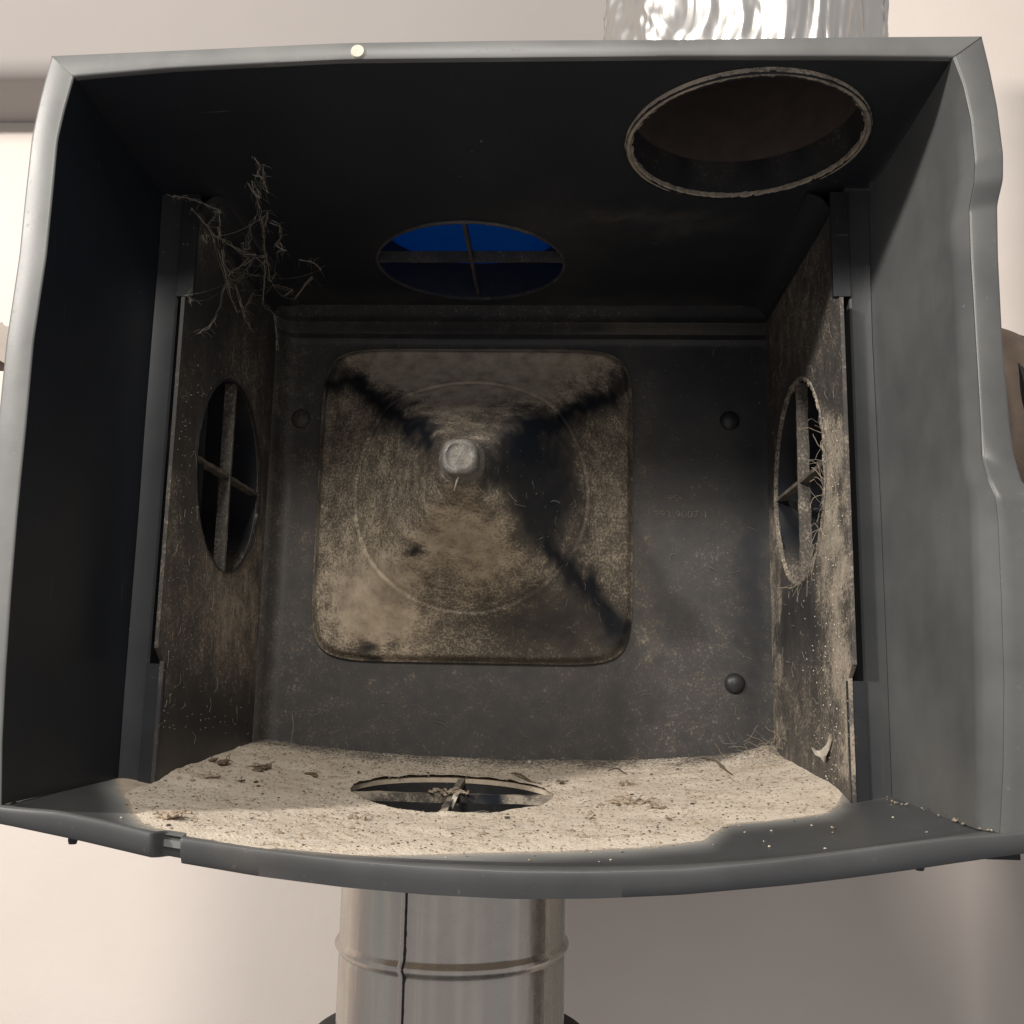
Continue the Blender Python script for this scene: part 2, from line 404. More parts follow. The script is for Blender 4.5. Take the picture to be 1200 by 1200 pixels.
# how far the settled dust reaches towards the front, in plan
edge_pts = [at(a, b_, 2, z) for (a, b_), z in [((165, 935), -.088), ((215, 960), -.098), ((300, 984), -.106), ((400, 996), -.113), ((500, 1001), -.117), ((640, 1000), -.118), ((750, 996), -.116), ((825, 983), -.110), ((850, 966), -.108), ((900, 960), -.104), ((965, 952), -.099), ((978, 938), -.093)]]
EP = sorted([(p.x, p.y) for p in edge_pts])
EP = [(-.33, .20), (-.285, .115)]+EP+[(EP[-1][0]+.02, EP[-1][1]+.04), (.30, .19)]
def dustmask(x, y):
    "positive inside the dusty area, metres from its front edge"
    return y-interp(EP, x)-.004*noise.noise(Vector((x*30, y*30, 2)))
def bot_d(p):
    m = dustmask(p.x, p.y); return clamp(.02+.9*sstep(-.012, .006, m))
mk('bottom_panel', v, f, PLF, H, attrs={'dust': [bot_d(p) for p in v], 'film_light': [.12+.6*sstep(-.050, .004, dustmask(p.x, p.y))**1.5 for p in v]})

# outer side walls: from rim back to the pilaster, following the traced curves
def side_wall(front, backx, sgn, film_light, name, items, base, fold):
    rows = []; nz_ = 120
    zt, zb = front[0].z, front[-1].z
    fz = sorted([(p.z, p) for p in front], key=lambda t: t[0])
    for i in range(nz_):
        z = lerp(zb, zt, i/(nz_-1))
        fx = interp([(q[0], q[1].x) for q in fz], z); fy = interp([(q[0], q[1].y) for q in fz], z)
        zz = lerp(-.0915, ZT+.002, i/(nz_-1)); bx = interp(backx, zz)
        row = []
        for j in range(41):
            t = j/40; xx = lerp(fx, bx, t)
            if fold: xx = lerp(interp(fold, z), bx, t) if t > .07 else lerp(fx, lerp(interp(fold, z), bx, .07), t/.07)
            row.append(Vector((xx+sgn*.0008*sin(pi*t), lerp(fy, Y1, t), lerp(z, zz, t))))
        rows.append(row)
    n = 41; vs = [p for r_ in rows for p in r_]; fs = []
    for i in range(nz_-1):
        for j in range(n-1):
            q = (i*n+j, i*n+j+1, (i+1)*n+j+1, (i+1)*n+j); fs.append(q if sgn < 0 else q[::-1])
    K = len(vs); vs2 = vs+[p+Vector((sgn*.003, 0, 0)) for p in vs]; fs += [tuple(k+K for k in q[::-1]) for q in fs]
    d = dm(items, base)
    return mk(name, vs2, fs, PL, H, attrs={'dust': [d(p) for p in vs2], 'film_light': [film_light(p) for p in vs2]})
RB = sorted([(at(a, b_, 1, Y1).z, at(a, b_, 1, Y1).x) for a, b_ in [(1018, 228), (1019, 300), (1022, 400), (1027, 500), (1032, 600), (1036, 700), (1040, 800), (1045, 937)]])
LB = sorted([(at(a, b_, 1, Y1).z, at(a, b_, 1, Y1).x) for a, b_ in [(190, 235), (187, 290), (178, 400), (170, 500), (163, 600), (155, 700), (147, 800), (139, 912)]])
fold = sorted([(p.z, p.x) for p in [at(a, b_, 1, 0.) for a, b_ in [(1116, 68), (1126, 100), (1132, 140), (1136, 200), (1133, 250), (1137, 300), (1142, 400), (1147, 500), (1150, 600), (1153, 700), (1155, 800), (1156, 900), (1155, 976)]]])
side_wall(ri, RB, 1, lambda p: .24, 'side_panel', [('e', 1060, 900, 60, 60, .05, .6)], .0, fold)  # pale tone paints in the strong light on this right wall
side_wall(li, LB, -1, lambda p: .0, 'side_panel', [], .0, None)

# pilasters facing the front with the slot beside the inner panels
def pilaster(bx, xin, sgn, slot_z):
    rows = []; m = MB(); n = 90
    z0, z1 = -.0935, ZT+.004
    x_in = xin+sgn*.0125
    prof = []
    for i in range(n):
        z = lerp(z0, z1, i/(n-1)); xo = interp(bx, z)+sgn*.001
        prof.append([Vector((xo, Y1, z)), Vector((xo-sgn*.0015, Y1-.0015, z)), Vector((lerp(xo, x_in, .5), Y1-.0006, z)), Vector((x_in+sgn*.0015, Y1-.0015, z)), Vector((x_in, Y1, z)), Vector((x_in, Y1+.060, z)), Vector((xin+sgn*.0031, Y1+.060, z))])
    k = len(prof[0]); vs = [p for r_ in prof for p in r_]; fs = []
    for i in range(n-1):
        for j in range(k-1):
            q = (i*k+j, i*k+j+1, (i+1)*k+j+1, (i+1)*k+j); fs.append(q if sgn < 0 else q[::-1])
    d = .02
    mk('pilaster', vs, fs, PL, H, attrs={'dust': [d]*len(vs), 'film_light': [.10 if sgn > 0 else .06]*len(vs)})
SZ_R = (at(1003, 785, 1, .15).z, at(988, 345, 1, .15).z); SZ_L = (at(185, 765, 1, .15).z, at(213, 345, 1, .15).z)
pilaster(RB, XR, 1, SZ_R); pilaster(LB, XL, -1, SZ_L)

# inner side panels with a round opening each
HL = (.296, .170, .089); HR = (.306, .173, .093)
def inner_panel(x, sgn, hole, sz, items, base):
    z0, z1 = sz
    out = [(.155, z0+.004), (.155, z1), (Y1, z1+.002), (Y1, .372), (Y2+.004, .372), (Y2+.004, -.112), (Y1-.004, -.112), (Y1-.004, z0-.006), (.160, z0)]
    v, f, N = plate(out, [hole], lambda y, z: (x, y, z), (sgn, 0, 0), .003, .0035)
    d = dm(items, base)
    # small fall of the panel towards the top fillet
    mk('inner_side_panel', v, f, PLV, H, attrs={'dust': [d(p) for p in v]})
    # fillet between the panel and the ceiling, and filler strip closing pilaster to panel below/above the slot
    m = MB(); n = 10; rad = .018; vs = []; fs = []
    for i in range(n+1):
        q = pi/2*i/n
        for y in (Y1+.0, Y2+.002): vs.append((x-sgn*rad*(1-cos(q)), y, .372-.004+rad*sin(q)))
    for i in range(n): fs.append((2*i, 2*i+1, 2*i+3, 2*i+2))
    m.add(vs, fs if sgn > 0 else [q[::-1] for q in fs])
    m.build('fillet', PL, H, dust=.05, auto=60)
    a_, b_ = sorted((x+sgn*.0034, x+sgn*.0131))
    for lo_, hi_ in ((-.10, z0-.008), (z1+.006, ZT+.001)):
        m = MB(); m.box((a_-.004 if sgn > 0 else a_, Y1-.0032, lo_), (b_ if sgn > 0 else b_+.004, Y1-.0046+.005, hi_)); m.build('filler_strip', PL, H, dust=.05, smooth=False)
inner_panel(XL, -1, HL, SZ_L, LWALL, .24); inner_panel(XR, 1, HR, SZ_R, RWALL, .27)

# back panel and its pyramid
PC = (-.068, .172); PW, PH = .166, .167
def sq(q, n=9):
    c_, s_ = cos(q), sin(q); r = (abs(c_)**n+abs(s_)**n)**(-1/n); return c_*r, s_*r
def back_y(x, z):
    h = 0
    h += .006*exp(-((z-.366)/.004)**2)+.009*sstep(.355, .372, z)+.003*exp(-((z-.352)/.003)**2)
    h += .012*sstep(-.274, -.284, x)
    h += .010*exp(-(((x+.281)/.008)**2))*1.0
    return Y2-h
vs = []; fs = []; nx, nz2 = 175, 165
xs = [lerp(-.290, .2405, i/(nx-1)) for i in range(nx)]; zs = [lerp(-.115, .388, i/(nz2-1)) for i in range(nz2)]
idx = {}
for i, x in enumerate(xs):
    for j, z in enumerate(zs):
        idx[(i, j)] = len(vs); vs.append(Vector((x, back_y(x, z), z)))
for i in range(nx-1):
    for j in range(nz2-1): fs.append((idx[i, j], idx[i+1, j], idx[i+1, j+1], idx[i, j+1]))
K = len(vs); vs += [Vector((p.x, Y2+.004, p.z)) for p in vs]; fs += [tuple(k+K for k in q[::-1]) for q in fs]
d = dm(BACK, .22)
mk('back_panel', vs, fs, PL, H, attrs={'dust': [d(p) for p in vs]})
AP = at(537, 531, 1, .205)
NR, NA = 130, 320; vs = []; fs = []
SMIN = .085
def pyr_h(s_):
    t = clamp((1-s_)/.955)
    return .004+.007*sstep(1.0, .955, s_)+.205*(.30*t+.70*t**2.1)
for i in range(NR+1):
    s_ = lerp(1.0, SMIN, (i/NR))
    nn = lerp(9, 3.2, (i/NR)**1.5)
    for k in range(NA):
        q = 2*pi*k/NA; ex, ez = sq(q, nn)
        r = s_
        t = (1-s_)
        cx = lerp(PC[0], AP.x, t); cz = lerp(PC[1], AP.z, t)
        x = cx+ex*r*PW; z = cz+ez*r*PH
        h = pyr_h(s_)
        R = hypot(x-PC[0]+.0, z-PC[1]); h += -.0016*exp(-((R-.117)/.0016)**2)+.0008*exp(-((R-.120)/.002)**2)
        h += .0012*noise.noise(Vector((x*25, 0, z*25)))*(1-abs(2*s_-1))
        if s_ < .22: h += .004*sin((s_-.085)/.135*pi*3)*(.22-s_)/.13
        vs.append(Vector((x, Y2-h, z)))
for i in range(NR):
    for k in range(NA): k2 = (k+1) % NA; fs.append((i*NA+k, i*NA+k2, (i+1)*NA+k2, (i+1)*NA+k))
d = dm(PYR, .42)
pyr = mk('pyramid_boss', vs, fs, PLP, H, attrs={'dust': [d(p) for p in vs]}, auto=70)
ky = Y2-pyr_h(SMIN)
prof = [(.0200, -.010), (.0188, -.003), (.0168, .0), (.0158, .004), (.0158, .010), (.0150, .0125), (.0132, .0142), (.0112, .0148), (.0104, .0136), (.0070, .0140), (.0001, .0150)]
m = MB(); m.lathe([(r, h) for r, h in prof], (AP.x, ky, AP.z), (1, 0, 0), (0, 0, 1), (0, -1, 0), 40)
for p in m.v:
    dx, dz = p.x-AP.x, p.z-AP.z; R = hypot(dx, dz)
    if R > 1e-5:
        ex, ez = sq(math.atan2(dz, dx), 2.6); g = hypot(ex, ez); p.x = AP.x+dx*g; p.z = AP.z+dz*g
    p.y += .0010*noise.noise(p*160)+.0005*noise.noise(p*420)
kn = m.build('knob', PL, pyr, dust=.34, auto=70)
kn.data.attributes.new('film_light', 'FLOAT', 'POINT').data.foreach_set('value', [.16]*len(m.v))
# screw bosses
for a, b_ in ((353, 491), (855, 493), (861, 801)):
    c_ = at(a, b_, 1, Y2)
    m = MB(); m.lathe([(.0105, 0), (.0100, .002), (.0078, .0048), (.004, .0062), (.0001, .0066)], c_, (1, 0, 0), (0, 0, 1), (0, -1, 0), 28)
    m.build('screw_boss', PL, H, dust=.22 if a < 800 else .06)
# moulded lettering
def lettering(txt, a, b_, size):
    cu = bpy.data.curves.new('txt', 'FONT'); cu.body = txt; cu.size = size; cu.extrude = .0005; cu.space_character = 1.08
    o = bpy.data.objects.new('txt', cu); COL.objects.link(o)
    bpy.context.view_layer.update()
    me = bpy.data.meshes.new_from_object(o.evaluated_get(bpy.context.evaluated_depsgraph_get()))
    p = at(a, b_, 1, Y2); vs = [Vector((v_.co.x+p.x, Y2-.0004-v_.co.z, v_.co.y+p.z)) for v_ in me.vertices]; fs = [tuple(q.vertices) for q in me.polygons]
    bpy.data.objects.remove(o); bpy.data.meshes.remove(me)
    return vs, fs
m = MB(); m.add(*lettering('>PS<', 775, 588, .0105)); m.add(*lettering('293 9007 1', 766, 607, .0115))
m.build('moulded_lettering', PL, H, dust=.5, smooth=False)

# rims -------------------------------------------------------
def rim(inner, outer, n, name, back, bulge=.0018, items=None, sharp=False, film_light=.1, sm=1, dustv=.06):
    a = smooth(resample(inner, n), sm); b_ = smooth(resample(outer, n), sm); vs = []; fs = []
    for p, q in zip(a, b_):
        out = (q-p).normalized(); Yv = Vector((0, 1, 0))
        sec = [p+Yv*.004+out*.0006, p-Yv*0+out*.0002, p.lerp(q, .03)-Yv*bulge*.5, p.lerp(q, .10)-Yv*bulge*.75, p.lerp(q, .5)-Yv*bulge*.62, p.lerp(q, .90)-Yv*bulge*.75, p.lerp(q, .97)-Yv*bulge*.5, q, q+Yv*back, q-out*.003+Yv*back, q-out*.003+Yv*.006, p+out*.004+Yv*.006]
        vs += sec
    k = 12
    for i in range(n-1):
        for j in range(k): j2 = (j+1) % k; fs.append((i*k+j, i*k+j2, (i+1)*k+j2, (i+1)*k+j))
    fs.append(tuple(range(k))); fs.append(tuple(range((n-1)*k+k-1, (n-1)*k-1, -1)))
    me = mk(name, vs, fs, PL, H, attrs={'dust': [dustv]*len(vs), 'film_light': [film_light]*len(vs)}, auto=50)
    bm = bmesh.new(); bm.from_mesh(me.data); bmesh.ops.recalc_face_normals(bm, faces=bm.faces); bm.to_mesh(me.data); bm.free()
    return me
rim(ti, to, 120, 'rim', .030, film_light=.32, sm=3)  # paler tone on each rim paints in the lamp's sheen
rim([p+Vector((0, .0006, 0)) for p in ri], [p+Vector((0, .0006, 0)) for p in ro], 220, 'rim', .034, film_light=.24)
rim([p+Vector((0, .0006, 0)) for p in li], [p+Vector((0, .0006, 0)) for p in lo], 160, 'rim', .030, film_light=.36, sm=2)
# front lip of the floor: rolled edge with a notch near its left end
LT = [(-60, 936), (5, 946), (67, 951), (120, 962), (180, 977), (213, 982), (300, 995), (400, 1007), (500, 1015), (600, 1020), (700, 1020.5), (800, 1018), (900, 1009), (1000, 997), (1067, 988), (1120, 982), (1171, 979), (1340, 962)]
LBm = [(-60, 956), (5, 968), (90, 986), (183, 1008), (212, 1013), (300, 1028), (400, 1041), (500, 1050), (600, 1055), (700, 1054.5), (800, 1050), (933, 1038), (1000, 1030), (1067, 1021), (1120, 1013), (1183, 1004), (1340, 984)]
lt = resample([at(a, b_, 1, -.004) for a, b_ in LT], 420); lb = resample([at(a, b_, 1, -.004) for a, b_ in LBm], 420)
lt = smooth(lt, 14); lb = smooth(lb, 14)
vs = []; K = 9; fs = []
xn0, xn1 = at(184, 990, 1, 0).x, at(212, 990, 1, 0).x
for p, q in zip(lt, lb):
    nt_ = sstep(xn0-.003, xn0+.003, p.x)*(1-sstep(xn1-.001, xn1+.001, p.x))
    dy = .012*nt_
    inner = Vector((p.x, .020, zfloor(p.x, .02)+.0006)); Yv = Vector((0, 1, 0))
    zf = zfloor(p.x, .0)
    sec = [inner, Vector((p.x, .012, inner.z-.0004)), Vector((p.x, .006, lerp(inner.z, p.z, .55))), p+Yv*(.0026+dy)+Vector((0, 0, .0004)), p+Yv*(.0006+dy)+Vector((0, 0, -.0002)),
           p.lerp(q, .06)+Yv*dy, p.lerp(q, .55)+Yv*(dy+.0004), q+Yv*(.003+dy), q+Yv*(.009+dy)+Vector((0, 0, -.001)), q+Yv*.03+Vector((0, 0, .004))]
    vs += sec
K = 10
for i in range(len(lt)-1):
    for j in range(K-1): fs.append((i*K+j, (i+1)*K+j, (i+1)*K+j+1, i*K+j+1))
ld = lambda p: .03+.35*sstep(-.02, .012, dustmask(p.x, p.y))
mk('front_lip', vs, fs, PLF, H, attrs={'dust': [ld(p) for p in vs], 'film_light': [(.22 if (i % K) in (2, 3, 4) else .10)+(.4*sstep(-.026, .01, dustmask(p.x, p.y)) if i % K < 4 else 0) for i, p in enumerate(vs)]}, auto=60)
# under-lip pegs and latch
for a, b_ in ((85, 989), (1078, 1020)):
    c_ = at(a, b_, 1, .012); m = MB(); m.lathe([(.0001, .0), (.0022, .0), (.0028, .002), (.0028, .009)], c_, (1, 0, 0), (0, 1, 0), (0, 0, 1), 16)
    m.build('peg', BLACK, H)
c_ = at(1172, 1000, 1, .03); m = MB().box((c_.x-.010, .026, c_.z-.003), (c_.x+.010, .044, c_.z+.012)); m.build('latch', BLACK, H, smooth=False)
# gate marks on the rim (round push-pin blisters)
for (a, b_, r_, cc) in ((419, 60, .0048, 1),):
    c_ = at(a, b_, 1, -.0022 if b_ < 900 else -.0035)
    m = MB()
    if cc: m.lathe([(r_, .001), (r_*.9, -.0006), (.0001, -.0006)], c_, (1, 0, 0), (0, 0, 1), (0, 1, 0), 28)
    else: m.lathe([(r_, .001), (r_*.97, .0), (r_*.90, .0), (r_*.86, .001)], c_, (1, 0, 0), (0, 0, 1), (0, 1, 0), 28)
    o = m.build('moulding_mark', PALE if cc else PL, H, dust=.02)
    o.data.attributes.new('film_light', 'FLOAT', 'POINT').data.foreach_set('value', [.14]*len(m.v))

# outer shell behind: closes the box seen from the side
# spigots ---------------------------------------------------
def rnd(p): return .5+.5*noise.noise(p*60)
def spigot(O, X, Y, Z, r, Ln, items, name='spigot', m_=PL, dustv=.2, cap=True, lipd=None):
    m = MB(); h0 = -.0033 if lipd is None else lipd; m.lathe([(r+.0004, h0), (r+.0004, Ln), (r+.0042, Ln), (r+.0042, .0008), (r+.0042, h0)], O, X, Y, Z, 96)
    o = m.build(name, m_, H, dust=dustv, auto=50)
    return o
def cross(O, X, Y, r, Zv, th=.0034, dp=.011, dustv=.4, parent=None, tilt=0.):
    O, X, Y, Zv = map(Vector, (O, X, Y, Zv))
    for k, (A, B) in enumerate(((X, Y), (Y, X))):
        a_ = (A*cos(tilt)+B*sin(tilt)) if k == 0 else (A*cos(tilt)-B*sin(tilt)); b2 = Zv.cross(a_).normalized()
        m = MB(); vs = []; n = 40; z0 = .0004 if k == 0 else .0012; w2 = th/2
        for i in range(n+1):
            t = lerp(-r, r, i/n)
            for (u, h) in ((-w2, z0), (w2, z0), (w2*.8, dp), (-w2*.8, dp)):
                jit = .0008*noise.noise((O+a_*t)*90+Vector((u*400, h*90, 0)))
                vs.append(O+a_*t+b2*(u+jit)+Zv*(h+jit*.7))
        fs = [(i*4+j, i*4+(j+1) % 4, i*4+4+(j+1) % 4, i*4+4+j) for i in range(n) for j in range(4)]+[(3, 2, 1, 0), (n*4, n*4+1, n*4+2, n*4+3)]
        m.add(vs, fs)
        o = m.build('cross_bar', PL, H, dust=dustv, auto=50)
        bm = bmesh.new(); bm.from_mesh(o.data); bmesh.ops.recalc_face_normals(bm, faces=bm.faces); bm.to_mesh(o.data); bm.free()
# left
OL = (XL-.003, HL[0], HL[1]); ORr = (XR+.003, HR[0], HR[1]); OT = (HB[0], HB[1], ZT+.006); OB = (HBIG[0], HBIG[1], ZT+.008); OF = (FH[0], FH[1], -.1098)
FY = Vector((0, 1, .062)).normalized(); FZ = Vector((1, 0, 0)).cross(FY)*-1
def lowdirt(c): return lambda p: clamp(.02+.5*sstep(c[2]-.035, c[2]-.088, p.z)+.12*noise.noise(p*30))
spigot(OL, (0, 1, 0), (0, 0, 1), (-1, 0, 0), HL[2], .075, None, dustv=lowdirt(OL)); cross((XL, HL[0], HL[1]), (0, 0, 1), (0, 1, 0), HL[2], (-1, 0, 0), dustv=.35)
spigot(ORr, (0, 1, 0), (0, 0, 1), (1, 0, 0), HR[2], .075, None, dustv=lowdirt(ORr)); cross((XR, HR[0], HR[1]), (0, 0, 1), (0, 1, 0), HR[2], (1, 0, 0), dustv=.42)
spigot(OT, (1, 0, 0), (0, 1, 0), (0, 0, 1), HB[2], .036, None, dustv=.05); cross((HB[0], HB[1], ZT+.0045), (1, 0, 0), (0, 1, 0), HB[2], (0, 0, 1), dustv=.25)
spigot(OB, (1, 0, 0), (0, 1, 0), (0, 0, 1), HBIG[2], .030, None, dustv=lambda p: .12 if p.z < .40 else .3*rnd(p))
spigot(OF, (1, 0, 0), FY, FZ, FH[2], .035, None, dustv=.12, lipd=-.0004); cross((FH[0], FH[1], -.1062), (1, 0, 0), FY, FH[2], FZ, dp=.0075, th=.006, dustv=lambda p: clamp(.5+1.2*noise.noise(p*55)))
# end discs that close the two side spigots
for O, sg, r_ in ((OL, -1, HL[2]), (ORr, 1, HR[2])):
    m = MB(); m.lathe([(.0001, .071), (r_+.001, .071), (r_+.001, .074), (.0001, .074)], O, (0, 1, 0), (0, 0, 1), (sg, 0, 0), 64); m.build('end_disc', PL, H, dust=.06)
# raised dusty collar round the big opening and thin ones round the others
def collar(O, X, Y, Z, r, wd, ht, dustv, rag=.0012):
    O, X, Y, Z = map(Vector, (O, X, Y, Z)); n = 360; vs = []; fs = []; k = 6
    for i in range(n):
        q = 2*pi*i/n; e = X*cos(q)+Y*sin(q); j = rag*noise.noise(e*14+O)+rag*.8*noise.noise(e*45+O)
        for (dr, h) in ((-.0005+min(j, 0)*1.3, .002), (-.0008+j*1.2, -ht*.5), (wd*.35, -ht+j*.4), (wd*.75, -ht*.8), (wd+j*.5, -ht*.2), (wd+.0004, .0015)):
            p = O+e*(r+dr)+Z*h; p.z += 0; vs.append(p)
    for i in range(n):
        for a in range(k-1): i2 = (i+1) % n; fs.append((i*k+a, i2*k+a, i2*k+a+1, i*k+a+1))
    o = mk('opening_collar', vs, fs, PL, H, attrs={'dust': [dustv(p) if callable(dustv) else dustv for p in vs]}, auto=60)
    bm = bmesh.new(); bm.from_mesh(o.data); bmesh.ops.recalc_face_normals(bm, faces=bm.faces); bm.to_mesh(o.data); bm.free()
def bigd(p):
    return clamp(1.15+.5*noise.noise(p*25)-.25*sstep(.2, .9, sin(math.atan2(p.y-HBIG[1], p.x-HBIG[0]))*-1))
def bigd_old(p):
    q = math.atan2(p.y-HBIG[1], p.x-HBIG[0]); return clamp(.95-.55*sstep(.1, .9, sin(q))+.3*noise.noise(p*25))
collar((HBIG[0], HBIG[1], zceil(HBIG[0], .09)), (1, 0, 0), (0, 1, 0), (0, 0, 1), HBIG[2], .0046, .0028, bigd, .0013)
collar((HB[0], HB[1], zceil(HB[0], .31)), (1, 0, 0), (0, 1, 0), (0, 0, 1), HB[2], .0022, .0012, .22, .0008)
collar((XL, HL[0], HL[1]), (0, 1, 0), (0, 0, 1), (-1, 0, 0), HL[2], .0014, .0006, .08, .0007)
collar((XR, HR[0], HR[1]), (0, 1, 0), (0, 0, 1), (1, 0, 0), HR[2], .0022, .0015, .60, .0030)

# ------------------------------------------------------------------ blue cap on the top spigot
m = MB(); r = HB[2]+.0045; z0 = OT[2]
m.lathe([(.0001, .0395), (.07, .0395), (r+.0005, .0390), (r+.0005, .012), (r+.003, .012), (r+.003, .040), (r+.001, .0425), (.0001, .0425)], (HB[0], HB[1], z0), (1, 0, 0), (0, 1, 0), (0, 0, 1), 72)
m.build('end_cap', BLUE, label='bright blue plastic cap seen through the cross-barred opening in the box top', cat='cap', auto=50)

# ------------------------------------------------------------------ foil wrapped duct above
fd = root('foil_duct', (HBIG[0], HBIG[1], .42), 'duct wrapped in crumpled silver foil tape rising from the right of the box top', 'duct')
O = Vector((HBIG[0], HBIG[1]+.005, 0)); n, kz = 420, 200; vs = []; fs = []
for j in range(kz+1):
    z = lerp(.3965, .82, j/kz)
    for i in range(n):
        q = 2*pi*i/n; e = Vector((cos(q), sin(q), 0)); pp = Vector((cos(q)*.105*1.0, sin(q)*.105, z*.45))
        pw = pp+Vector((noise.noise(pp*18), noise.noise(pp*18+Vector((5, 0, 0))), noise.noise(pp*18+Vector((0, 9, 0)))))*.035
        dd, _ = noise.voronoi(Vector((pw.x, pw.y, pw.z*.8))*26); v1 = dd[1]-dd[0]
        d2, _ = noise.voronoi(pw*60+Vector((3, 1, 2))); v2 = d2[1]-d2[0]
        rr = .0928+.0085*dd[0]+.0055*d2[0]+.0030*noise.voronoi(pw*120)[0][0]+.004*noise.noise(pp*12)+(.0025*sstep(.52, .515, z))
        vs.append(O+e*rr+Vector((0, 0, z)))
for j in range(kz):
    for i in range(n): i2 = (i+1) % n; fs.append((j*n+i, j*n+i2, (j+1)*n+i2, (j+1)*n+i))
mk('foil_wrap', vs, fs, FOIL, fd, auto=180)
m = MB(); m.lathe([(.0862, .0305), (.0862, .40), (.0870, .40), (.0870, .0305)], (HBIG[0], HBIG[1], ZT+.008), (1, 0, 0), (0, 1, 0), (0, 0, 1), 96)
m.lathe([(.0001, .4005), (.0870, .4005), (.0870, .402), (.0001, .402)], (HBIG[0], HBIG[1], ZT+.008), (1, 0, 0), (0, 1, 0), (0, 0, 1), 48)
m.build('inner_duct', DUCTIN, fd)
m = MB(); 
for pts in ([(-.4, .46), (.0, .452), (.5, .47), (.9, .462)],):
    P_ = []
    for i in range(30):
        q = lerp(-2.6, -.4, i/29); P_.append(O+Vector((cos(q)*.1005, sin(q)*.1005, .485+.014*sin(q*3.1)+.006*sin(q*9))))
    m.tube(P_, [.0016+.0008*sin(i*1.7) for i in range(30)], 6)
m.build('tape_ridge', FOIL, fd)

# ------------------------------------------------------------------ galvanised pipe below
gp = root('galvanised_pipe', (FH[0], FH[1], -1.2), 'round galvanised steel duct pipe dropping from under the box', 'pipe')
px_, py_, pr = -.0645, .29, .0948
m = MB(); m.lathe([(pr, 0), (pr, .098), (pr+.0008, .100), (pr+.0028, .1025), (pr+.0036, .1045), (pr+.0028, .1065), (pr+.0006, .109), (pr-.0010, .1115), (pr-.0002, .114), (pr, .116), (pr, 1.0), (pr-.0015, 1.0), (pr-.0015, 0)],
                  (px_, py_, -.124), (1, 0, 0), (0, 1, 0), (0, 0, -1), 128)
m.build('pipe_shell', GALV, gp, auto=50)
sx = at(475, 1120, 1, .21).x; qa = math.asin(clamp((sx-px_)/pr, -1, 1))
m = MB()
e = Vector((sin(qa), -cos(qa), 0)); tt = Vector((cos(qa), sin(qa), 0)); base = Vector((px_, py_, 0))
vs = []; N_ = 200
for i in range(N_+1):
    z = lerp(-.126, -.70, i/N_); j = .0003*noise.noise(Vector((0, 0, z*200)))
    bd = .0036*exp(-((z+.2285)/.004)**2)
    c_ = base+e*(pr+bd)+Vector((0, 0, z)); vs += [c_-tt*.0035+e*.0001, c_-tt*(.0012+j)+e*.0016, c_+tt*(.0006+j)+e*.0016, c_+tt*(.0008+j)+e*.0001]
fs = [(i*4+j, i*4+j+1, i*4+5+j, i*4+4+j) for i in range(N_) for j in range(3)]
m.add(vs, fs); m.build('seam', GALV, gp)
m = MB(); vs = []
for i in range(N_+1):
    z = lerp(-.126, -.70, i/N_); bd = .0036*exp(-((z+.2285)/.004)**2); c_ = base+e*(pr+bd+.0003)+Vector((0, 0, z))
    wj = .0004+.0009*max(0, noise.noise(Vector((3, 0, z*160)))); vs += [c_+tt*.0008, c_+tt*(.0014+wj)]
m.add(vs, [(i*2, i*2+1, i*2+3, i*2+2) for i in range(N_)]); m.build('seam_gap', BLACK, gp)
m = MB(); rc = .1165
m.lathe([(pr-.001, 0), (rc-.006, 0), (rc-.001, -.002), (rc, -.006), (rc-.001, -.012), (rc-.004, -.015), (rc-.004, -.03), (rc+.002, -.032), (rc+.002, -.07), (pr-.001, -.07)], (px_, py_, -.302), (1, 0, 0), (0, 1, 0), (0, 0, 1), 96)
m.build('pipe_clamp', BLACK, label='black ring clamp round the galvanised pipe at the bottom edge of the picture', cat='clamp')

# ------------------------------------------------------------------ hose at the right, foil-wrapped stub at the left
hr = root('insulated_hose', (.40, .30, .17), 'brown insulated hose with black strap showing beyond the right rim', 'hose')
cz_ = .215
def hose(x0, x1, r, mt, name, wob, parent, cyz=(.31, .20), fold=0):
    "sleeve along +x that bends down in an elbow; x is arc length measured from the box side"
    n = 120; kx = max(2, int((x1-x0)/.0024)); vs = []; fs = []; RB_ = .145; xb = .405
    for j in range(kx+1):
        x = lerp(x0, x1, j/kx); a = clamp((x-xb)/RB_, 0, pi/2); ex = max(0, x-xb-RB_*pi/2)
        cx = min(x, xb)+RB_*sin(a); cz = cyz[1]-RB_*(1-cos(a))-ex
        for i in range(n):
            q = 2*pi*i/n; pp = Vector((x*30, cos(q)*2, sin(q)*2)); rr = r+wob*noise.noise(pp)+fold*sin(x*190+2*noise.noise(pp*.6))
            vs.append((cx+sin(a)*sin(q)*rr, cyz[0]+cos(q)*rr, cz+cos(a)*sin(q)*rr))
    for j in range(kx):
        for i in range(n): i2 = (i+1) % n; fs.append((j*n+i, j*n+i2, (j+1)*n+i2, (j+1)*n+i))
    fs.append(tuple(range(n))); fs.append(tuple(kx*n+i for i in range(n-1, -1, -1)))
    return mk(name, vs, fs, mt, parent, auto=60)
hose(.322, 1.15, .106, BROWN, 'hose_sleeve', .009, hr, (.31, .205), .0055)
hose(.40, .417, .1125, BLACK, 'strap', .002, hr, (.31, .198))
hose(.319, .345, .101, FOIL, 'foil_tape', .002, hr, (.306, .18))
fl = root('foil_stub', (-.50, .32, .3), 'crumpled foil-wrapped pipe end just beyond the left rim', 'pipe')
c_ = at(-12, 404, 1, .33)
m = MB(); n = 60; vs = []; fs = []
